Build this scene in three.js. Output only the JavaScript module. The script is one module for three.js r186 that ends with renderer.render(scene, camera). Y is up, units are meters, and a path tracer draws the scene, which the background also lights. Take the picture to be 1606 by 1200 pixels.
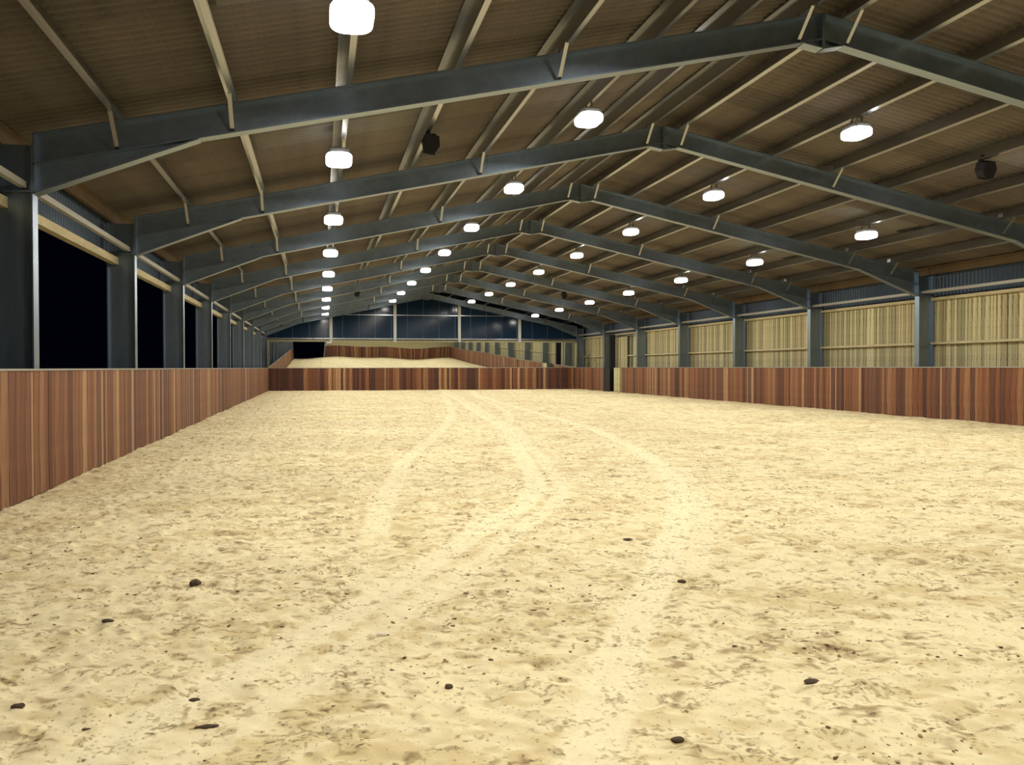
import * as THREE from 'three';
import { RoundedBoxGeometry } from 'three/addons/geometries/RoundedBoxGeometry.js';
import { mergeGeometries, toCreasedNormals } from 'three/addons/utils/BufferGeometryUtils.js';
import { RectAreaLightUniformsLib } from 'three/addons/lights/RectAreaLightUniformsLib.js';

// ---------------------------------------------------------------- camera, night sky, exposure
const scene = new THREE.Scene();
scene.background = new THREE.Color().setRGB(0.0004, 0.0006, 0.0022);      // moonless night outside
const EYE = 1.401, f = 1457.85;
const camera = new THREE.PerspectiveCamera(2 * Math.atan(600 / f) * 180 / Math.PI, 1606 / 1200, 0.1, 300);
camera.position.set(0, EYE, 0);
camera.lookAt(Math.sin(0.2034) * 10, EYE - Math.tan(0.0162) * 10, -Math.cos(0.2034) * 10);
camera.rotateZ(-0.0018);
const renderer = new THREE.WebGLRenderer({ antialias: true });
renderer.toneMapping = THREE.LinearToneMapping;
renderer.toneMappingExposure = 1.0;
renderer.shadowMap.enabled = true;
RectAreaLightUniformsLib.init();
const LAMP = { color: new THREE.Color().setRGB(1.0, 0.95, 0.84), radiance: 242, glow: 7 };   // the roof lamps light the hall

// ---------------------------------------------------------------- the hall's dimensions (X right, Y up, Z into the picture)
const Z0 = 11.716, BAY = 6, frameZ = n => Z0 + n * BAY;
const XL = -3.23, XR = 16.715, XM = (XL + XR) / 2;      // inner faces of the columns, ridge line
const KL = -3.08, KR = 16.30, KZ = 58.0, KH = 1.375;    // kickboard faces and height
const ZB = -2.6, ZG = 60.06;                            // back wall, gable wall
const SL = 0.2127, ANG = Math.atan(SL);                 // roof pitch
const rafterBottom = x => 5.866 - SL * Math.abs(x - XM);
const purlinBottom = x => rafterBottom(x) + 0.365;
const V = (x, y, Z) => new THREE.Vector3(x, y, -Z);

// ---------------------------------------------------------------- helpers
let seed = 20240611;
function rnd() { seed |= 0; seed = seed + 0x6D2B79F5 | 0; let t = Math.imul(seed ^ seed >>> 15, 1 | seed); t = t + Math.imul(t ^ t >>> 7, 61 | t) ^ t; return ((t ^ t >>> 14) >>> 0) / 4294967296; }
const pick = a => a[Math.floor(rnd() * a.length)];
function hash(x, y) { let h = Math.imul(x, 374761393) + Math.imul(y, 668265263) | 0; h = Math.imul(h ^ h >>> 13, 1274126177); return ((h ^ h >>> 16) >>> 0) / 4294967296; }
function noise(x, y, per = 0) {
  const xi = Math.floor(x), yi = Math.floor(y), u = x - xi, v = y - yi, a = u * u * (3 - 2 * u), b = v * v * (3 - 2 * v);
  const m = per ? (i => ((i % per) + per) % per) : (i => i);
  const h00 = hash(m(xi), m(yi)), h10 = hash(m(xi + 1), m(yi)), h01 = hash(m(xi), m(yi + 1)), h11 = hash(m(xi + 1), m(yi + 1));
  return (h00 + (h10 - h00) * a) * (1 - b) + (h01 + (h11 - h01) * a) * b;
}
const sstep = (a, b, x) => { const t = Math.min(1, Math.max(0, (x - a) / (b - a))); return t * t * (3 - 2 * t); };
const used = {};
function numbered(n) { const k = used[n] = (used[n] ?? -1) + 1; return k ? `${n}_${String(k).padStart(3, '0')}` : n; }
function shadows(o) { o.traverse(c => { if (c.isMesh) { c.castShadow = c.receiveShadow = true; } }); return o; }
function thing(name, label, category, group) {
  const o = new THREE.Group(); o.name = numbered(name); scene.add(o);
  o.userData = { label, category }; if (group) o.userData.group = group; return o;
}
function struct(name, o = new THREE.Group()) { o.name = name; o.userData.kind = 'structure'; scene.add(o); return o; }
function part(parent, name, geo, mat) { const m = new THREE.Mesh(Array.isArray(geo) ? mergeGeometries(geo.map(g => g.index ? g.toNonIndexed() : g)) : geo, mat); m.name = name; m.castShadow = m.receiveShadow = true; parent.add(m); return m; }
function box(w, h, d, x = 0, y = 0, Z = 0, rz = 0) {
  const g = new THREE.BoxGeometry(w, h, d); if (rz) g.rotateZ(rz); g.translate(x, y, -Z); return g;
}
// a bar of rectangular section between two points (w across, t thick)
function bar(a, b, w, t, up = new THREE.Vector3(0, 1, 0)) {
  const d = b.clone().sub(a), L = d.length(); const g = new THREE.BoxGeometry(w, t, L);
  const zz = d.normalize(), xx = up.clone().cross(zz).normalize(), yy = zz.clone().cross(xx);
  g.applyMatrix4(new THREE.Matrix4().makeBasis(xx, yy, zz)); const c = a.clone().add(b).multiplyScalar(0.5); g.translate(c.x, c.y, c.z); return g;
}
function prism(pts, Zc, depth) {          // an outline in the X-Y plane, extruded along Z about Zc
  const s = new THREE.Shape(pts.map(p => new THREE.Vector2(p[0], p[1])));
  const g = new THREE.ExtrudeGeometry(s, { depth, bevelEnabled: false }); g.translate(0, 0, -Zc - depth / 2); return g;
}
function tex(w, h, fn, srgb = false) {
  const d = new Uint8Array(w * h * 4);
  for (let j = 0; j < h; j++) for (let i = 0; i < w; i++) { const c = fn(i / w, j / h, i, j), k = (j * w + i) * 4; d[k] = c[0] * 255; d[k + 1] = c[1] * 255; d[k + 2] = c[2] * 255; d[k + 3] = 255; }
  const t = new THREE.DataTexture(d, w, h); t.wrapS = t.wrapT = THREE.RepeatWrapping; t.magFilter = THREE.LinearFilter; t.minFilter = THREE.LinearMipmapLinearFilter; t.generateMipmaps = true;
  if (srgb) t.colorSpace = THREE.SRGBColorSpace; t.needsUpdate = true; return t;
}
const rgb = (r, g, b) => new THREE.Color().setRGB(r, g, b);

// ---------------------------------------------------------------- materials
const grain = tex(128, 512, (u, v) => {                 // wood: long streaks, a few knots and drips
  const a = noise(u * 34, v * 3, 0), b = noise(u * 70 + 9, v * 7), c = noise(u * 9 + 3, v * 1.6 + 5);
  let t = 0.62 + 0.2 * a + 0.14 * b + 0.26 * (c - 0.3); t = Math.min(1, Math.max(0.35, t)); return [t, t * 0.985, t * 0.96];
}, false);
const plankGrain = tex(128, 512, (u, v) => {            // stained kick planks: darker grain lines and water runs
  const a = noise(u * 30, v * 2.2), b = noise(u * 64 + 9, v * 9), c = noise(u * 7 + 3, v * 1.3 + 5), d = noise(u * 17 + 40, v * 5);
  let t = 0.56 + 0.3 * a + 0.16 * b + 0.34 * (c - 0.4) - 0.3 * sstep(0.62, 0.85, d); t = Math.min(1, Math.max(0.22, t)); return [t, t * 0.98, t * 0.95];
});
const boardGrain = tex(256, 512, (u, v) => {            // sawn larch: grain, grey mould streaks, dark knots
  const a = noise(u * 22, v * 3), b = noise(u * 60 + 9, v * 12), c = noise(u * 6 + 3, v * 2 + 5), d = noise(u * 14 + 70, v * 7 + 2), e = noise(u * 9 + 2, v * 40 + 30);
  let t = 0.7 + 0.2 * a + 0.12 * b + 0.22 * (c - 0.5) - 0.42 * sstep(0.66, 0.84, d) - 0.4 * sstep(0.8, 0.9, e); t = Math.min(1, Math.max(0.2, t)); return [t, t * 0.985, t * 0.94];
});
const mottled = tex(256, 256, (u, v) => {               // zinc and paint: cloudy with fine grain
  let t = 0; t += 0.45 * noise(u * 8, v * 8, 8) + 0.3 * noise(u * 24, v * 24, 24) + 0.25 * noise(u * 80, v * 80, 80); t = 0.74 + 0.26 * t; return [t, t, t];
});
const cement = tex(512, 512, (u, v) => {                // weathered fibre cement: stains in two sizes
  const t = 0.66 + 0.2 * noise(u * 6, v * 6, 6) + 0.14 * noise(u * 31, v * 31, 31) + 0.12 * noise(u * 120, v * 120, 120) - 0.1; return [t, t * 0.98, t * 0.95];
});
const rough = tex(128, 128, (u, v) => { const t = 0.55 + 0.45 * noise(u * 12, v * 12, 12); return [t, t, t]; });
const std = o => new THREE.MeshStandardMaterial(o);
const M = {
  steel: std({ color: rgb(0.29, 0.36, 0.44), metalness: 0.87, roughness: 0.36, map: mottled }),
  zinc: std({ color: rgb(0.44, 0.455, 0.47), metalness: 0.95, roughness: 0.27, map: mottled }),
  pale: std({ color: rgb(0.60, 0.60, 0.55), metalness: 0.1, roughness: 0.55, map: mottled }),
  railSteel: std({ color: rgb(0.42, 0.41, 0.36), metalness: 0.4, roughness: 0.65, map: mottled }),
  white: std({ color: rgb(0.85, 0.84, 0.8), roughness: 0.4 }),
  cap: std({ color: rgb(0.50, 0.50, 0.46), metalness: 0.6, roughness: 0.35, map: mottled }),
  blueClad: std({ color: rgb(0.055, 0.085, 0.13), roughness: 0.5, metalness: 0.2, map: mottled }),
  gable: new THREE.MeshPhysicalMaterial({ color: rgb(0.010, 0.026, 0.052), roughness: 0.13, ior: 1.3 }),
  eave: std({ color: rgb(0.13, 0.085, 0.042), roughness: 0.8, map: grain }),
  rail: std({ color: rgb(0.52, 0.45, 0.27), roughness: 0.75, map: grain }),
  black: new THREE.MeshPhysicalMaterial({ color: rgb(0.016, 0.017, 0.020), roughness: 0.85, specularIntensity: 0.5 }),
  darkLeaf: new THREE.MeshPhysicalMaterial({ color: rgb(0.030, 0.026, 0.026), roughness: 0.85, specularIntensity: 0.5, map: grain }),
  grille: std({ color: rgb(0.02, 0.022, 0.026), roughness: 0.5, metalness: 0.4 }),
  mirror: std({ color: rgb(0.86, 0.89, 0.87), metalness: 1, roughness: 0.0 }),
  lampGlow: std({ color: rgb(0.9, 0.9, 0.88), roughness: 0.3, emissive: LAMP.color.clone().lerp(rgb(1, 1, 1), 0.75), emissiveIntensity: LAMP.glow }),
  housing: std({ color: rgb(0.35, 0.36, 0.36), metalness: 0.5, roughness: 0.45 }),
  clod: std({ color: rgb(0.075, 0.05, 0.03), roughness: 0.95 }),
  clodPale: std({ color: rgb(0.75, 0.70, 0.58), roughness: 0.8 }),
  earth: std({ color: rgb(0.05, 0.04, 0.03), roughness: 1 }),
};
const roofMats = [[0.17, 0.147, 0.128], [0.147, 0.128, 0.116], [0.19, 0.163, 0.141]].map(c => std({ color: rgb(...c), roughness: 0.9, map: cement }));
const rooflight = std({ color: rgb(0.17, 0.16, 0.135), roughness: 0.55, map: cement });
const plankTones = [[0.215, 0.083, 0.038], [0.18, 0.070, 0.036], [0.26, 0.11, 0.05], [0.135, 0.053, 0.032], [0.165, 0.077, 0.047], [0.085, 0.036, 0.027], [0.31, 0.152, 0.073], [0.42, 0.25, 0.13]];
const plankMats = plankTones.map(c => new THREE.MeshPhysicalMaterial({ color: rgb(...c), roughness: 0.7, map: plankGrain, specularIntensity: 0.5 }));
const plankWeights = [0, 0, 0, 1, 1, 1, 2, 2, 2, 3, 3, 4, 4, 5, 6, 6, 7];
const boardTones = [[0.57, 0.51, 0.29], [0.49, 0.45, 0.26], [0.63, 0.57, 0.335], [0.34, 0.315, 0.18], [0.42, 0.35, 0.20]];
const boardMats = boardTones.map(c => std({ color: rgb(...c), roughness: 0.8, map: boardGrain }));

// ---------------------------------------------------------------- the riding surface: raked sand with tyre tracks
function curve(pts) { return new THREE.CatmullRomCurve3(pts.map(p => new THREE.Vector3(p[0], 0, p[1]))).getSpacedPoints(260); }
const trackDefs = [   // centre line (X, Z), half width, ridges
  { p: [[7.4, 56], [6.53, 50], [4.42, 31.94], [3.41, 24.88], [2.24, 18.75], [1.31, 14.26], [0.81, 10.89], [0.45, 8.0]], w: 0.115, s: 0.58 },
  { p: [[7.2, 56], [6.02, 41.77], [4.5, 25.6], [4.07, 20.29], [3.3, 15.51], [2.77, 12.15], [2.31, 10.0], [1.4, 7.98], [0.62, 6.3], [-0.01, 5.09], [-0.54, 4.12], [-0.95, 3.3], [-1.6, 2.2]], w: 0.12, s: 0.75 },
  { p: [[7.5, 56], [6.3, 41.77], [4.75, 25.6], [4.3, 20.29], [3.55, 15.51], [3.05, 12.15], [2.62, 10.0], [1.72, 7.9], [0.92, 6.15], [0.27, 4.95], [-0.25, 3.95], [-0.7, 3.1], [-1.3, 2.1]], w: 0.09, s: 0.55 },
  { p: [[9.2, 56], [8.05, 49.8], [6.09, 31.52], [5.19, 25.44], [4.09, 20.28], [3.36, 16.15], [2.76, 12.55]], w: 0.10, s: 0.58 },
  { p: [[9, 56], [7.61, 44.21], [6.47, 26.94], [6.1, 20.94], [5.29, 15.06], [4.44, 11.4], [3.62, 8.97], [2.99, 7.57], [2.42, 6.34], [1.86, 5.17], [1.45, 4.38], [1.17, 3.72], [0.91, 3.13], [0.5, 2.2]], w: 0.12, s: 0.85 },
  { p: [[4.9, 12.2], [4.64, 11.35], [3.9, 9.14], [3.22, 7.52], [2.56, 6.09]], w: 0.09, s: 0.5 },
];
for (const t of trackDefs) { t.c = curve(t.p); t.minX = Math.min(...t.c.map(q => q.x)) - 0.4; t.maxX = Math.max(...t.c.map(q => q.x)) + 0.4; }
function trackAt(x, Z) {                   // [strength, sideways distance / half width]
  let best = 0, side = 0;
  for (const t of trackDefs) {
    if (x < t.minX || x > t.maxX) continue;
    let bd = 1e9, bi = 0; const c = t.c;
    for (let i = 0; i < c.length; i += 4) { const dx = c[i].x - x, dz = c[i].z - Z, d = dx * dx + dz * dz; if (d < bd) { bd = d; bi = i; } }
    if (bd > 2) continue;
    const lo = Math.max(0, bi - 4), hi = Math.min(c.length - 1, bi + 4);
    let d2 = 1e9, sd = 0;
    for (let i = lo; i < hi; i++) {
      const ax = c[i].x, az = c[i].z, ex = c[i + 1].x - ax, ez = c[i + 1].z - az, l2 = ex * ex + ez * ez; let q = ((x - ax) * ex + (Z - az) * ez) / l2; q = Math.min(1, Math.max(0, q));
      const px = ax + q * ex - x, pz = az + q * ez - Z, d = px * px + pz * pz; if (d < d2) { d2 = d; sd = (ex * pz - ez * px) > 0 ? 1 : -1; }
    }
    const d = Math.sqrt(d2), k = t.s * (1 - sstep(t.w * 0.85, t.w * 1.2, d)); if (k > best) { best = k; side = sd * d; }
  }
  return [best, side];
}
function pits(x, y) {                      // hoof prints: shallow bowls with a raised lip
  const s = 0.21, gx = Math.floor(x / s), gy = Math.floor(y / s); let h = 0;
  for (let i = -1; i <= 1; i++) for (let j = -1; j <= 1; j++) {
    const a = gx + i, b = gy + j, r = hash(a * 7 + 1, b * 13 + 5); if (r < 0.42) continue;
    const cx = (a + hash(a, b + 991)) * s, cy = (b + hash(a + 557, b)) * s, R = 0.045 + 0.05 * hash(a + 31, b + 77), d = Math.hypot(x - cx, (y - cy) * 0.9) / R;
    if (d < 1.5) h += (d < 1 ? -(1 - d * d) : 0.35 * Math.sin((d - 1) * 2 * Math.PI)) * (0.008 + 0.014 * (r - 0.42));
  }
  return h;
}
function sandHeight(x, Z, k, side) {
  const big = 0.03 * (noise(x * 0.9 + 40, Z * 0.9) - 0.5) + 0.018 * (noise(x * 3 + 7, Z * 3) - 0.5);
  const fine = 0.02 * (noise(x * 9, Z * 9 + 3) - 0.5) + 0.013 * (noise(x * 21 + 5, Z * 21) - 0.5) + pits(x, Z);
  return big * (1 - 0.5 * k) + fine * (1 - 0.82 * k) + k * (-0.008 + 0.0035 * Math.cos(side * 2 * Math.PI / 0.05));
}
{
  const zs = [ZB]; while (zs[zs.length - 1] < 60) { const z = zs[zs.length - 1]; zs.push(z + (z < 2.2 ? 0.24 : Math.max(0.016, 0.0058 * z))); }
  const xs = []; for (let x = KL - 0.9; x <= KR + 1.15; x += (x > -2.6 && x < 5) ? 0.022 : 0.036) xs.push(x);
  const nx = xs.length, nz = zs.length, pos = new Float32Array(nx * nz * 3), col = new Float32Array(nx * nz * 3), uv = new Float32Array(nx * nz * 2), idx = [];
  for (let j = 0; j < nz; j++) for (let i = 0; i < nx; i++) {
    const x = xs[i], Z = zs[j], k = j * nx + i, [tr, side] = trackAt(x, Z);
    pos[k * 3] = x; pos[k * 3 + 1] = sandHeight(x, Z, tr, side); pos[k * 3 + 2] = -Z; uv[k * 2] = x / 2.3; uv[k * 2 + 1] = Z / 2.3;
    // damp turned-up sand is browner than the dry crust; wheels press it flat and pale
    const wx = x + 0.12 * noise(x * 5, Z * 5), p = 0.3 * noise(wx * 1.4, Z * 1.6 + 11) + 0.36 * noise(wx * 5.5 + 3, Z * 6.5) + 0.42 * noise(wx * 15, Z * 18 + 9);
    const q = sstep(0.46, 0.8, p) * (1 - 0.85 * tr), s = sstep(0.64, 0.82, 0.55 * noise(x * 27 + 8, Z * 33) + 0.45 * noise(wx * 6.5 + 3, Z * 8)) * (1 - 0.8 * tr);
    const base = [0.79, 0.695, 0.435], damp = [0.63, 0.515, 0.275], spot = [0.34, 0.24, 0.115], flat = [0.83, 0.75, 0.50];
    for (let c = 0; c < 3; c++) { let v = base[c] + (damp[c] - base[c]) * q; v += (spot[c] - v) * 0.9 * s; v += (flat[c] - v) * 0.85 * tr; col[k * 3 + c] = v; }
    if (i < nx - 1 && j < nz - 1) idx.push(k, k + 1, k + nx, k + 1, k + nx + 1, k + nx);
  }
  const g = new THREE.BufferGeometry(); g.setAttribute('position', new THREE.BufferAttribute(pos, 3)); g.setAttribute('color', new THREE.BufferAttribute(col, 3)); g.setAttribute('uv', new THREE.BufferAttribute(uv, 2)); g.setIndex(idx); g.computeVertexNormals();
  const sandMap = tex(1024, 1024, (u, v) => {
    const a = noise(u * 46, v * 46, 46), b = noise(u * 110 + 3, v * 110, 110), c = noise(u * 300, v * 300, 300), d = noise(u * 19, v * 19, 19);
    let t = 0.9 + 0.1 * a; const w = sstep(0.66, 0.86, 0.55 * a + 0.3 * b + 0.25 * d) * 0.34 + sstep(0.78, 0.95, b * 0.6 + 0.5 * c) * 0.38 + sstep(0.62, 0.78, noise(u * 150, v * 150 + 0.5, 150)) * sstep(0.52, 0.68, 0.6 * noise(u * 28, v * 28, 28) + 0.4 * d) * 0.34; t -= w; t += 0.08 * (c - 0.5);
    t = Math.min(1, Math.max(0.2, t)); return [t, t * (0.985 - 0.14 * w), t * (0.96 - 0.36 * w)];
  });
  const m = std({ vertexColors: true, map: sandMap, roughness: 0.95, bumpMap: sandMap, bumpScale: 0.004 });
  const sand = new THREE.Mesh(g, m); sand.receiveShadow = true; struct('floor', sand);
  const sub = new THREE.Mesh(box(34, 0.4, 66, 6.7, -0.26, 28.5), M.earth); struct('floor_base', sub);
}

// ---------------------------------------------------------------- roof: fibre-cement sheets on purlins, in two courses
function corrugated(width, len, pitch, amp, thick, seg, trapezoid) {      // corrugations across local x, sheet along local z, centred
  const n = Math.round(width / pitch) * seg, up = [], dn = [];
  for (let i = 0; i <= n; i++) {
    const x = -width / 2 + width * i / n, ph = (i / seg) * 2 * Math.PI; let y = Math.cos(ph);
    if (trapezoid) y = Math.max(-1, Math.min(1, y * 2.2));
    up.push([x, y * amp + thick / 2]); dn.push([x, y * amp - thick / 2]);
  }
  const s = new THREE.Shape([...dn, ...up.reverse()].map(p => new THREE.Vector2(...p)));
  const g = new THREE.ExtrudeGeometry(s, { depth: len, bevelEnabled: false }); g.translate(0, 0, -len / 2); return toCreasedNormals(g, 0.7);
}
const ceiling = struct('ceiling');
{
  const dEave = 10.55, dMid = 5.07, dLow = 7.76, cs = Math.cos(ANG), cache = {};
  const geo = d => cache[d.toFixed(2)] ??= corrugated(1.045, d / cs, 0.174, 0.032, 0.008, 8, false);
  const put = (name, Zc, side, d0, d1, mat, lift) => {
    const m = part(ceiling, name, geo(d1 - d0 + 0.12), mat), dm = (d0 + d1) / 2, x = XM + side * dm;
    // local x -> along the hall, local z -> down the slope
    const down = new THREE.Vector3(side * Math.cos(ANG), -Math.sin(ANG), 0), along = new THREE.Vector3(0, 0, -side), up = down.clone().cross(along).normalize();
    m.quaternion.setFromRotationMatrix(new THREE.Matrix4().makeBasis(along, up, down));
    m.rotateZ(0.02 * side);                                   // each sheet rides over its neighbour at the side lap
    m.position.copy(V(x, purlinBottom(x) + 0.255 / cs + 0.036 + lift, Zc));
  };
  for (const side of [-1, 1]) for (let k = 0; k < 63; k++) {
    const Zc = ZB + 0.5 + k * 1.0, mat = () => pick(roofMats), rel = ((Zc - frameZ(0) - 3) % 6 + 6) % 6, light = rel < 0.5 || rel > 5.5;
    if (light) { put('rooflight_sheet', Zc, side, dMid, dLow, rooflight, 0.0); put('roof_sheet', Zc, side, dLow, dEave, mat(), 0); }
    else put('roof_sheet', Zc, side, dMid, dEave, mat(), 0);
    put('roof_sheet', Zc, side, 0.02, dMid, mat(), 0.012);
  }
  const rx = purlinBottom(XM) + 0.35;
  part(ceiling, 'ridge_cap', [box(0.5, 0.012, 63, XM - 0.24, rx + 0.0, 28.9, ANG), box(0.5, 0.012, 63, XM + 0.24, rx + 0.0, 28.9, -ANG)], roofMats[1]);
}
const PD = 0.25;                                                        // purlin depth
const purlinD = [0.36, 1.41, 2.42, 3.71, 5.07, 6.41, 7.76, 9.06];
const ordinal = ['first', 'second', 'third', 'fourth', 'fifth', 'sixth', 'seventh', 'eighth'];
for (const side of [-1, 1]) purlinD.forEach((d, i) => {
  const x = XM + side * d, o = thing('purlin', `galvanised steel purlin, ${ordinal[i]} down from the ridge on the ${side < 0 ? 'left' : 'right'} roof slope`, 'purlin', 'roof purlins');
  const up = -side, t = 0.009, L = 62.6;                           // Z-section: lower flange points up the slope
  const g = mergeGeometries([box(t, PD, L, 0, PD / 2), box(0.068, t, L, up * 0.034, t / 2), box(t, 0.022, L, up * 0.068, 0.011), box(0.068, t, L, -up * 0.034, PD - t / 2)]);
  g.rotateZ(side < 0 ? ANG : -ANG); g.translate(x, purlinBottom(x), -28.72);
  part(o, 'section', g, M.zinc);
});

// ---------------------------------------------------------------- steel portal frames
const frameWords = ['nearest in view', 'second nearest in view', 'third from the front', 'fourth from the front', 'fifth from the front', 'sixth from the front', 'seventh from the front', 'eighth from the front', 'last, against the gable'];
function portalFrame(n) {
  const Z = frameZ(n), o = thing('portal_frame', n < 0 ? (n === -1 ? 'grey steel portal frame just in front of the viewpoint, over the top of the picture' : 'grey steel portal frame at the viewpoint beside the back wall') : `grey steel portal frame spanning the hall, ${frameWords[n]}`, 'steel frame', 'portal frames');
  const FW = 0.2, ft = 0.018, wt = 0.012;
  for (const s of [-1, 1]) {
    const X = s < 0 ? XL : XR, out = s * 0.47, top = rafterBottom(X + out) + 0.34;
    const col = part(o, 'column', [box(ft, top, FW, X + s * ft / 2, top / 2, Z), box(ft, top, FW, X + out - s * ft / 2, top / 2, Z), box(0.44, top, wt, X + out / 2, top / 2, Z), box(0.44, 0.02, FW * 0.92, X + out / 2, 3.44, Z)], M.steel);
    part(col, 'base_plate', box(0.6, 0.05, 0.32, X + out / 2, 0.0, Z), M.steel);
    // rafter: web and two flanges along the slope
    const xa = XM + s * 0.02, xb = X + s * 0.0, ya = rafterBottom(xa), yb = rafterBottom(xb), D = 0.362;
    const A = (dy, dz = 0) => V(xa, ya + dy, Z + dz), B = (dy, dz = 0) => V(xb, yb + dy, Z + dz), up = new THREE.Vector3(0, 1, 0);
    const raf = part(o, 'rafter', [prism([[xa, ya], [xb, yb], [xb, yb + D], [xa, ya + D]], Z, wt), bar(A(0.008), B(0.008), FW, ft, up), bar(A(D - 0.008), B(D - 0.008), FW, ft, up)], M.steel);
    // haunch under the eaves end
    const xk = X - s * 1.83, yk = rafterBottom(xk), yh = 3.415;
    part(raf, 'haunch', [prism([[xb, yb], [xk, yk], [xb, yh]], Z, wt), bar(V(xk, yk - 0.004, Z), V(xb, yh, Z), FW, ft, up), box(0.02, yb - yh + 0.35, FW, X - s * 0.012, (yb + yh + 0.35) / 2, Z)], M.steel);
    // stiffeners beside the ridge
    const xg = XM + s * 0.29;
    part(raf, 'ridge_stiffener', [bar(V(xg, rafterBottom(xg) - 0.004, Z), V(XM + s * 0.01, 5.75, Z), FW, ft, up), prism([[XM, 5.755], [xg, rafterBottom(xg)], [XM, 5.87]], Z, wt), box(0.022, 0.46, FW, XM + s * 0.012, 5.99, Z)], M.steel);
    for (const i of [0, 3, 6, 7]) {
      const x = XM + s * purlinD[i], yB = (i > 6 ? Math.max(rafterBottom(x), rafterBottom(x)) : rafterBottom(x)) + 0.03;
      part(raf, 'fly_brace', bar(V(x - s * 0.0, purlinBottom(x) + 0.01, Z - 0.45), V(x, yB, Z - 0.06), 0.048, 0.008, up), M.zinc);
      part(raf, 'purlin_cleat', box(0.008, 0.15, 0.15, x + s * 0.014, purlinBottom(x) + 0.085 - 0.003, Z), M.zinc);
    }
  }
  return o;
}
for (let n = -2; n <= 8; n++) portalFrame(n);

// ---------------------------------------------------------------- side walls above the kickboards
const cladGeo = corrugated(3.0, 0.86, 0.15, 0.016, 0.006, 8, true);
function cladding(parent, X, Zc, side, y = 3.83) { const m = part(parent, 'cladding_sheet', cladGeo, M.blueClad); m.rotation.set(-Math.PI / 2, 0, 0); m.rotation.set(Math.PI / 2, 0, Math.PI / 2); m.position.copy(V(X, y, Zc)); }
const wallL = struct('wall_left'), wallR = struct('wall_right');
for (let i = 0; i < 21; i++) { const Zc = -1.28 + i * 3.0; if (Zc < 59.5) { cladding(wallL, -3.80, Zc, -1); cladding(wallR, 17.36, Zc, 1); } }
function longRail(name, label, category, w, h, x, y, mat, z0 = ZB + 0.1, z1 = ZG - 0.1) { const o = thing(name, label, category, 'long rails along the walls'); for (let n = -3; n <= 8; n++) { const a = Math.max(z0, frameZ(n) + 0.012), b = Math.min(z1, frameZ(n + 1) - 0.012); if (b - a > 0.3) part(o, 'length', box(w, h, b - a, x, y, (a + b) / 2), mat); } return o; }
longRail('eave_beam', 'brown eave beam under the low edge of the left roof slope', 'beam', 0.07, 0.24, -3.66, 4.15, M.eave);
longRail('eave_beam', 'brown eave beam under the low edge of the right roof slope', 'beam', 0.07, 0.24, 17.14, 4.15, M.eave);
longRail('cladding_rail', 'pale steel rail just under the haunches along the left columns', 'rail', 0.07, 0.075, -3.34, 3.515, M.railSteel);
longRail('lintel_rail', 'pale yellow lintel rail along the top of the open left bays', 'rail', 0.12, 0.125, -3.58, 3.31, M.rail);
longRail('cladding_rail', 'pale steel rail just under the haunches along the right columns', 'rail', 0.07, 0.075, 16.86, 3.52, M.railSteel);
longRail('timber_rail', 'pale timber rail along the top of the boarded right wall', 'rail', 0.09, 0.085, 17.20, 3.33, M.rail);
longRail('timber_rail', 'pale timber rail at mid height of the boarded right wall', 'rail', 0.10, 0.065, 17.19, 2.07, M.rail, ZB + 0.1, 50.6);
longRail('timber_rail', 'short pale timber rail at mid height beyond the sliding door', 'rail', 0.10, 0.065, 17.19, 2.07, M.rail, 54.9, ZG - 0.1);
// spaced vertical boards of the right wall
{
  const geos = [0.11, 0.14, 0.17, 0.2].map(w => new THREE.BoxGeometry(0.022, 3.34, w)), ws = [0.11, 0.14, 0.17, 0.2], rest = [];
  let Z = ZB, count = 0;
  while (Z < ZG - 0.1) {
    const k = Math.floor(rnd() * 4), w = ws[k], Zc = Z + w / 2, gap = 0.008 + (rnd() < 0.15 ? 0.02 : 0.008 * rnd());
    const inDoor = false;
    if (!inDoor) {
      if (Zc < 16) { const g = geos[k].clone(); g.translate(17.27 + rnd() * 0.012, 1.68, -Zc); rest.push(g); }
      else { const m = part(wallR, 'board', geos[k], pick(boardMats)); m.position.copy(V(17.265 + rnd() * 0.016, 1.68 + (rnd() - 0.5) * 0.02, Zc)); count++; }
    }
    Z += w + gap;
  }
  const m = part(wallR, 'board_run', rest, boardMats[1]); m.userData.kind = 'stuff';
}

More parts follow.
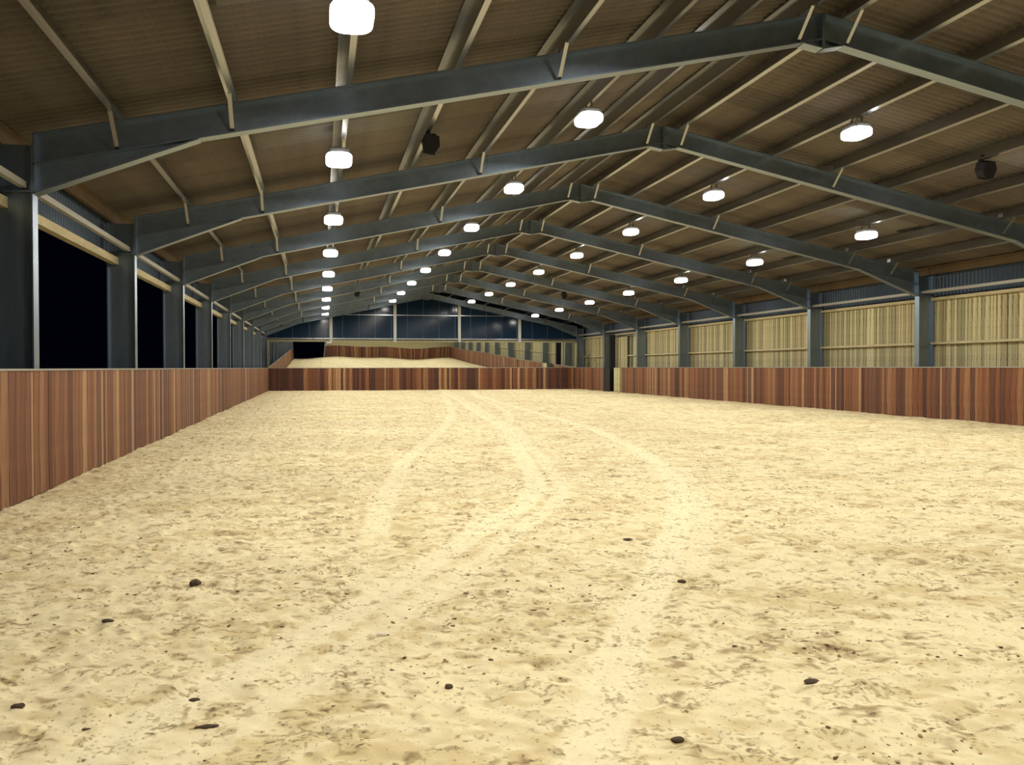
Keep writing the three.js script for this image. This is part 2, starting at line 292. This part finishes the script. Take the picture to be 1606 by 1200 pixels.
// ---------------------------------------------------------------- gable end: glossy dark panels over boarding, with posts
{
  const wall = struct('wall_end'), top = x => purlinBottom(x) + 0.262, y0 = 3.28;
  let x = -3.75;
  while (x < 17.2) {
    const x1 = Math.min(17.23, x + 1.03), pts = [[x + 0.008, y0], [x1 - 0.008, y0], [x1 - 0.008, top(x1)]]; if (x < XM && x1 > XM) pts.push([XM, top(XM)]); pts.push([x + 0.008, top(x)]);
    part(wall, 'gable_panel', prism(pts, ZG + 0.03 + 0.004 * rnd(), 0.03), M.gable); part(wall, 'joint_strip', box(0.035, top(x1) - y0 - 0.03, 0.012, x1, (top(x1) + y0) / 2 - 0.01, ZG - 0.0), M.blueClad); x += 1.03;
  }
  part(wall, 'panel_backing', prism([[-3.75, y0], [17.23, y0], [17.23, top(17.23) - 0.02], [XM, top(XM) - 0.02], [-3.75, top(-3.75) - 0.02]], ZG + 0.09, 0.05), M.black);
  const bs = []; for (let x = -3.75; x < 17.2; x += 0.158) bs.push(box(0.15, 3.28, 0.022, x + 0.075, 1.64, ZG + 0.03 + rnd() * 0.015));
  part(wall, 'board_run', bs, boardMats[0]).userData.kind = 'stuff';
  part(wall, 'board_backing', box(20.9, 3.26, 0.03, 6.74, 1.64, ZG + 0.09), boardMats[3]);
  const names = ['leftmost', 'second from the left', 'third from the left', 'rightmost'];
  [0.68, 4.71, 8.875, 12.88].forEach((px, i) => {
    const o = thing('gable_post', `pale steel gable post over the mirror, ${names[i]}`, 'post', 'gable posts'), h = purlinBottom(px) + 0.02;
    part(o, 'post', [box(0.18, h, 0.014, px, h / 2, ZG - 0.16), box(0.18, h, 0.014, px, h / 2, ZG - 0.01), box(0.01, h, 0.14, px, h / 2, ZG - 0.085)], M.pale);
    part(o, 'head_plate', box(0.24, 0.16, 0.016, px, h - 0.2, ZG - 0.178), M.zinc);
  });
  const r1 = thing('gable_rail', 'long pale rail along the foot of the dark gable panels', 'rail'); part(r1, 'length', box(20.3, 0.07, 0.08, 6.74, 3.25, ZG - 0.06), M.zinc);
  const r2 = thing('gable_rail', 'thin rail crossing the dark gable panels between the posts', 'rail'); part(r2, 'length', box(11.2, 0.05, 0.06, 7.0, 4.77, ZG - 0.04), M.zinc);
}

// ---------------------------------------------------------------- kickboard walls of brown planks
const plankW = [0.07, 0.12, 0.16, 0.2, 0.25], plankGeo = plankW.map(w => new THREE.BoxGeometry(w, KH, 0.03));
const plankPick = [0, 1, 2, 2, 2, 3, 3, 4];
// runs from point a to point b (X, Z); the planks face the riding surface on the side given by facing (radians about y)
function kickWall(label, a, b, turn, visible, tones = plankWeights) {
  const o = thing('kickboard_wall', label, 'kickboard wall'), dx = b[0] - a[0], dz = b[1] - a[1], L = Math.hypot(dx, dz), ux = dx / L, uz = dz / L, rest = [];
  const nx = Math.sin(turn), nz = Math.cos(turn);                 // outward normal in three's axes (x, z)
  let s = 0;
  while (s < L - 0.02) {
    let k = pick(plankPick), w = plankW[k]; if (s + w > L) { k = 0; w = plankW[0]; }
    const c = s + w / 2, off = -0.015 - rnd() * 0.006, X = a[0] + ux * c + nx * off, Zc = a[1] + uz * c - nz * off;
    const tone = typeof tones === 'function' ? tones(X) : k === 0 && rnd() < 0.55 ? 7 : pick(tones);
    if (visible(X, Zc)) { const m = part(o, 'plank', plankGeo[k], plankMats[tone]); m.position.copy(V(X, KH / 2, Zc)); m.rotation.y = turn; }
    else { const g = plankGeo[k].clone(); g.rotateY(turn); const q = V(X, KH / 2, Zc); g.translate(q.x, q.y, q.z); rest.push(g); }
    s += w + 0.004;
  }
  if (rest.length) part(o, 'plank_run', rest, plankMats[1]).userData.kind = 'stuff';
  const mx = (a[0] + b[0]) / 2, mz = (a[1] + b[1]) / 2, cap = new THREE.BoxGeometry(L, 0.022, 0.1); cap.rotateY(turn); const q = V(mx - nx * 0.04, KH + 0.011, mz + nz * 0.04); cap.translate(q.x, q.y, q.z);
  part(o, 'top_cap', cap, M.cap);
  const back = new THREE.BoxGeometry(L, KH - 0.03, 0.03); back.rotateY(turn); const q2 = V(mx - nx * 0.055, KH / 2 - 0.01, mz + nz * 0.055); back.translate(q2.x, q2.y, q2.z);
  part(o, 'backing', back, plankMats[1]);
  return o;
}
kickWall('brown plank kickboard wall along the left side, with a pale top cap', [KL, ZB], [KL, KZ], Math.PI / 2, (x, z) => z > 7.6);
kickWall('long brown plank kickboard wall along the right side below the pale boarding', [KR, ZB], [KR, 49.05], -Math.PI / 2, (x, z) => z > 12);
kickWall('short brown plank kickboard wall between the dark gate and the far corner', [KR, 52.35], [KR, KZ], -Math.PI / 2, () => true);
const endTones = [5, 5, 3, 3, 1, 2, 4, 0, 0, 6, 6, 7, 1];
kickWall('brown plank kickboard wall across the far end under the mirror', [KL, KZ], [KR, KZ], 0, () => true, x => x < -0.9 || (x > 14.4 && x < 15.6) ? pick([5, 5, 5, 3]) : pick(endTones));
kickWall('brown plank kickboard wall behind the viewpoint, seen only in the mirror', [0.42, ZB], [KR, ZB], Math.PI, () => true);
{   // dark gate leaf standing in the gap of the right kickboard
  const o = thing('gate', 'dark gate leaf in the gap of the right kickboard wall', 'gate');
  part(o, 'leaf', new RoundedBoxGeometry(0.05, KH - 0.05, 1.1, 2, 0.01).translate(KR + 0.03, KH / 2 + 0.02, -51.8), M.darkLeaf);
  part(o, 'top_rail', box(0.07, 0.05, 1.1, KR + 0.03, KH, 51.8), M.black);
  part(o, 'post', box(0.09, KH + 0.02, 0.09, KR + 0.05, KH / 2, 52.32), M.black);
  const q = thing('post', 'tall black post beside the pale sliding door on the right wall', 'post'); part(q, 'shaft', new RoundedBoxGeometry(0.34, 3.3, 0.3, 2, 0.02).translate(16.72, 1.65, -52.1), M.black); part(q, 'foot', box(0.42, 0.04, 0.4, 16.72, 0.02, 52.1), M.black);
  const p = thing('gate', 'narrow pale boarded gate leaf next to the dark gate in the right kickboard', 'gate');
  for (let i = 0; i < 6; i++) part(p, 'board', new THREE.BoxGeometry(0.026, KH - 0.06, 0.17).translate(KR + 0.02 + 0.004 * (i % 2), KH / 2 + 0.02, -(49.5 + i * 0.175)), boardMats[[0, 2, 1, 2, 0, 2][i]]);
  part(p, 'top_rail', box(0.06, 0.05, 1.2, KR + 0.045, KH - 0.02, 49.93), M.steel); part(p, 'post', box(0.1, KH, 0.14, KR + 0.05, KH / 2, 49.22), boardMats[3]);
}
{   // sliding timber door beside the opening in the right wall
  const d = struct('door_1');
  for (let i = 0; i < 16; i++) part(d, 'board', box(0.024, 3.1, 0.148, 17.09 + 0.004 * (i % 2), 1.6, 50.5 + 0.077 + i * 0.153), i % 5 === 2 ? boardMats[3] : boardMats[i % 3]);
  part(d, 'door_frame', [box(0.04, 0.12, 2.5, 17.13, 3.1, 51.7), box(0.04, 0.12, 2.5, 17.13, 0.16, 51.7), box(0.04, 3.1, 0.1, 17.13, 1.6, 50.53), box(0.04, 3.1, 0.1, 17.13, 1.6, 52.9)], M.rail);
  part(d, 'track', box(0.06, 0.06, 5.4, 17.10, 3.2, 52.2), M.zinc);
  part(d, 'jamb', box(0.1, 3.3, 0.12, 17.2, 1.65, 49.95), M.steel);
}
for (const [lab, a, b, w, m] of [
  ['thin steel bracing rod slanting across the last bay of the right wall', V(16.95, 3.3, 59.4), V(16.95, 0.1, 55.6), 0.03, M.steel],
  ['pale timber strut slanting below the mid rail in the last right bay', V(17.15, 2.05, 57.2), V(17.15, 0.1, 56.1), 0.12, M.rail]]) {
  const o = thing('brace', lab, 'brace'); part(o, 'length', bar(a, b, 0.03, w, new THREE.Vector3(1, 0, 0)), m);
}

// ---------------------------------------------------------------- the long mirror above the far kickboard, leaning forward a little
{
  const o = thing('wall_mirror', 'long mirror above the far kickboard wall, leaning forward and reflecting the hall', 'mirror');
  const yb = KH + 0.03, yt = 2.99, n = 8, xA = KL + 0.05, xB = KR - 0.05;
  const psi = x => 0.0006 + 0.0086 * sstep(8, 11, x) + 0.0042 * sstep(12, 15, x), bend = x => { let z = 0; for (let i = 0; i < 40; i++) z += psi(xA + (x - xA) * (i + 0.5) / 40) * (x - xA) / 40; return z; };
  const tilt = x => 0.0218 + 0.0011 * Math.sin(x * 0.75 + 0.4) + 0.0006 * Math.sin(x * 1.9);
  const zAt = (x, y) => KZ - 0.02 + bend(x) * 1 - (y - yb) * tilt(x);
  for (let p = 0; p < n; p++) {
    const xa = xA + (xB - xA) * p / n, xb = xA + (xB - xA) * (p + 1) / n, N = 10, K = 4, pos = [], nor = [], idx = [];
    for (let j = 0; j <= K; j++) for (let i = 0; i <= N; i++) {
      const x = xa + (xb - xa) * i / N, y = yb + (yt - yb) * j / K, e = 1e-3; pos.push(x, y, -zAt(x, y));
      const gx = (zAt(x + e, y) - zAt(x - e, y)) / (2 * e), gy = (zAt(x, y + e) - zAt(x, y - e)) / (2 * e), v = new THREE.Vector3(gx, gy, 1).normalize(); nor.push(v.x, v.y, v.z);
    }
    for (let j = 0; j < K; j++) for (let i = 0; i < N; i++) { const a = j * (N + 1) + i; idx.push(a, a + 1, a + N + 1, a + 1, a + N + 2, a + N + 1); }
    const g = new THREE.BufferGeometry(); g.setAttribute('position', new THREE.Float32BufferAttribute(pos, 3)); g.setAttribute('normal', new THREE.Float32BufferAttribute(nor, 3)); g.setIndex(idx);
    part(o, 'mirror_panel', g, M.mirror);
  }
  part(o, 'backing_board', bar(V((xA + xB) / 2, yb, KZ + 0.09), V((xA + xB) / 2, yt, KZ + 0.055), xB - xA, 0.03, new THREE.Vector3(0, 0, 1)), M.black);
  for (let i = 0; i < 5; i++) part(o, 'support', bar(V(xA + 0.6 + i * 4.5, 0, KZ + 0.18), V(xA + 0.6 + i * 4.5, yt - 0.1, KZ + 0.13), 0.08, 0.08, new THREE.Vector3(0, 0, 1)), M.steel);
}

// ---------------------------------------------------------------- back wall, behind the viewpoint: doorway at its left, boarding, cladding
{
  const w = struct('wall_back'), top = x => purlinBottom(x) + 0.1, Z = ZB - 0.1;
  const bs = []; for (let x = 0.45; x < 17.2; x += 0.158) bs.push(box(0.15, 3.4, 0.022, x + 0.075, 1.7, Z - 0.02 - rnd() * 0.012));
  part(w, 'board_run', bs, boardMats[0]).userData.kind = 'stuff';
  part(w, 'board_backing', box(16.8, 3.38, 0.03, 8.83, 1.69, Z - 0.07), boardMats[3]);
  part(w, 'gable_cladding', prism([[-3.75, 3.2], [0.42, 3.2], [0.42, 3.35], [17.23, 3.35], [17.23, top(17.23)], [XM, top(XM)], [-3.75, top(-3.75)]], Z - 0.05, 0.04), M.blueClad);
  part(w, 'door_post', [box(0.14, 3.2, 0.14, 0.42, 1.6, Z), box(0.14, 3.2, 0.14, -3.2, 1.6, Z)], M.steel);
  part(w, 'mid_rail', box(16.6, 0.065, 0.07, 8.8, 2.07, Z + 0.04), M.rail);
  const o = thing('switch_box', 'small pale box on the boarded wall beside the dark doorway, seen in the mirror', 'box');
  part(o, 'case', new RoundedBoxGeometry(0.7, 0.42, 0.2, 2, 0.03).translate(0.98, 1.84, -(Z + 0.1)), M.white); part(o, 'lid', new RoundedBoxGeometry(0.6, 0.32, 0.03, 2, 0.01).translate(0.98, 1.84, -(Z + 0.21)), M.white);
}

// ---------------------------------------------------------------- roof lamps: rectangular floodlights under the purlins
function ovalTray(w, l, h, r, b) {                        // a tray with well rounded corners and a soft lower edge, lying flat
  const s = new THREE.Shape(), x = w / 2 - b, y = l / 2 - b; s.moveTo(-x + r, -y); s.lineTo(x - r, -y); s.absarc(x - r, -y + r, r, -Math.PI / 2, 0); s.lineTo(x, y - r); s.absarc(x - r, y - r, r, 0, Math.PI / 2); s.lineTo(-x + r, y); s.absarc(-x + r, y - r, r, Math.PI / 2, Math.PI); s.lineTo(-x, -y + r); s.absarc(-x + r, -y + r, r, Math.PI, 1.5 * Math.PI);
  const g = new THREE.ExtrudeGeometry(s, { depth: h - 2 * b, bevelEnabled: true, bevelThickness: b, bevelSize: b, bevelSegments: 4, curveSegments: 10 }); g.rotateX(-Math.PI / 2); g.translate(0, -h / 2 + b, 0); return toCreasedNormals(g, 0.8);
}
const lampBody = ovalTray(0.4, 0.57, 0.15, 0.11, 0.05), lampTop = new RoundedBoxGeometry(0.30, 0.09, 0.46, 3, 0.025);
const lampWords = ['nearest', 'second nearest', 'third nearest', 'fourth nearest', 'fifth nearest', 'sixth nearest', 'third from the far end', 'second from the far end', 'farthest'];
const rows = [{ x: 0.30, i: 5, s: -1, y: 4.62, first: 8.7, name: 'leftmost lamp row' }, { x: 4.32, i: 2, s: -1, y: 5.45, first: 14.7, name: 'second lamp row from the left' }, { x: 9.16, i: 2, s: 1, y: 5.46, first: 14.7, name: 'third lamp row from the left' }, { x: 13.18, i: 5, s: 1, y: 4.63, first: 20.7, name: 'rightmost lamp row' }];
for (const r of rows) for (let k = 0; k < 10; k++) {
  const Z = 2.7 + 6 * k, seen = Math.round((Z - r.first) / 6), total = Math.round((56.7 - r.first) / 6) + 1;
  const word = seen < 0 ? null : seen === total - 1 ? lampWords[8] : seen === total - 2 ? lampWords[7] : seen === total - 3 && seen > 4 ? lampWords[6] : lampWords[seen];
  const o = thing('roof_lamp', seen < 0 ? `unseen glowing lamp ${['one', 'two', 'three'][-seen - 1]} before the nearest of the ${r.name}` : `glowing roof lamp, ${word} of the ${r.name}`, 'lamp', seen < 0 ? `lamps of the ${r.name} outside the picture` : 'glowing roof lamps');
  const px = XM + r.s * purlinD[r.i], py = purlinBottom(px);
  o.position.copy(V(r.x, r.y, Z));
  const glass = part(o, 'diffuser', lampBody, M.lampGlow); glass.castShadow = false;
  const h = part(o, 'housing', lampTop, M.housing); h.position.y = 0.105;
  for (const dz of [0.16, -0.16]) part(o, 'bracket', box(0.03, py - r.y - 0.13, 0.03, px - r.x, (py - r.y - 0.13) / 2 + 0.14, dz), M.zinc);
  const L = new THREE.RectAreaLight(LAMP.color, LAMP.radiance, 0.34, 0.52); L.position.set(0, -0.081, 0); L.rotation.x = -Math.PI / 2; o.add(L); L.name = 'lamp_light';
}

// ---------------------------------------------------------------- loudspeakers hung from the purlins
{
  const body = prism([[-0.10, 0.13], [0.10, 0.13], [0.14, -0.02], [0.07, -0.17], [-0.07, -0.17], [-0.14, -0.02]], 0, 0.24), grille = new RoundedBoxGeometry(0.2, 0.02, 0.2, 2, 0.008);
  const where = [['left slope near the front', -1, 14.9], ['right slope near the front', 1, 14.9], ['left slope far down the hall', -1, 45.2], ['right slope far down the hall', 1, 44.8]];
  for (const [lab, s, Z] of where) {
    const i = 4, x = XM + s * purlinD[i] , y = purlinBottom(x), o = thing('loudspeaker', `black loudspeaker hanging from a purlin on the ${lab}`, 'speaker', 'loudspeakers under the roof');
    o.position.copy(V(x + 0.08, y - 0.15, Z));
    const c = part(o, 'cabinet', body, M.black); c.rotation.set(0.3, 0, -0.35 * s * -1 * 0.5);
    const g = part(c, 'grille', grille, M.grille); g.position.set(0, -0.172, 0);
    part(o, 'bracket', [box(0.03, 0.3, 0.06, -0.07, 0.1, 0.0), box(0.16, 0.02, 0.06, 0, 0.13, 0)], M.black);
  }
}

// ---------------------------------------------------------------- clods and chips on the sand
function lump(sx, sy, sz, k) {
  const g = new THREE.IcosahedronGeometry(1, 2), p = g.attributes.position;
  for (let i = 0; i < p.count; i++) { const x = p.getX(i), y = p.getY(i), z = p.getZ(i), q = 1 + 0.45 * (noise(x * 1.7 + k * 9, z * 1.7 + y * 1.3 + 20) - 0.5); p.setXYZ(i, x * sx * q, y * sy * q, z * sz * q); }
  g.computeVertexNormals(); return g;
}
[[-0.8, 6.28, 0.05, 0.035, 0.05, 'round brown clod left of the middle on the sand'], [-0.44, 3.77, 0.06, 0.012, 0.018, 'longest black sliver lying on the sand at the lower left'], [-1.14, 5.38, 0.045, 0.014, 0.02, 'dark sliver on the sand below the left kickboard'],
[-0.53, 4.11, 0.032, 0.012, 0.014, 'small curved dark chip just above the long black sliver'], [-1.22, 4.12, 0.035, 0.016, 0.02, 'dark clod closest to the lower left corner'], [2.3, 5.69, 0.04, 0.016, 0.024, 'dark chip beside the right-hand tyre track'],
[2.43, 7.15, 0.055, 0.02, 0.035, 'dark lump between the two tyre tracks'], [0.55, 4.06, 0.025, 0.014, 0.02, 'black chip left of the right-hand tyre track near the bottom'], [1.31, 3.28, 0.035, 0.014, 0.022, 'dark chip right of the tyre track at the bottom edge'], [2.11, 3.72, 0.05, 0.015, 0.03, 'brown clod on the sand at the lower right']
].forEach(([x, Z, a, b, c, lab], i) => {
  const o = thing('clod', lab, 'clod', 'dark clods on the sand'); o.position.copy(V(x, sandHeight(x, Z, ...trackAt(x, Z)) + b * 0.3, Z)); o.rotation.y = 0.2 - rnd() * 0.5; part(o, 'lump', lump(a * 0.75, b * 0.75, c * 0.8, i), M.clod);
});
{
  const o = thing('straw_chip', 'pale curled chip lying in the middle of the foreground sand', 'chip'), x = 0.31, Z = 4.91; o.position.copy(V(x, sandHeight(x, Z, ...trackAt(x, Z)) + 0.006, Z)); part(o, 'lump', lump(0.03, 0.01, 0.012, 3), M.clodPale);
  const n = 7000, im = new THREE.InstancedMesh(lump(1, 0.5, 0.8, 5), M.clod, n), mt = new THREE.Matrix4(), e = new THREE.Euler(), qn = new THREE.Quaternion(), c = new THREE.Color(); let k = 0, guard = 0;
  while (k < n && guard++ < 200000) {
    const Z = 2.6 + 24 * Math.pow(rnd(), 1.5), x = KL + 0.1 + rnd() * 19; if (x < -1.3 - 0.3 * Z || x > 1.2 + 0.85 * Z) continue;
    const cl = noise(x * 2.1, Z * 2.6 + 11) * 0.6 + 0.4 * noise(x * 6.5 + 3, Z * 8); if (rnd() > sstep(0.4, 0.75, cl)) continue;
    const [tr, sd] = trackAt(x, Z); if (rnd() < tr) continue;
    const s = 0.0025 + 0.0085 * Math.pow(rnd(), 3); e.set((rnd() - 0.5) * 0.5, rnd() * 6.28, (rnd() - 0.5) * 0.5); qn.setFromEuler(e);
    mt.compose(V(x, sandHeight(x, Z, tr, sd) + s * 0.2, Z), qn, new THREE.Vector3(s * (1 + rnd()), s * 0.8, s)); im.setMatrixAt(k, mt);
    const t = rnd(); c.setRGB(1.3 + 4.5 * t, 1.2 + 4.0 * t, 1 + 2.8 * t); im.setColorAt(k, c); k++;
  }
  im.count = k; im.name = 'wood_chips'; im.userData = { kind: 'stuff', label: 'tiny dark chips of bark scattered over the sand', category: 'chips' }; im.castShadow = im.receiveShadow = true; scene.add(im);
}

renderer.render(scene, camera);
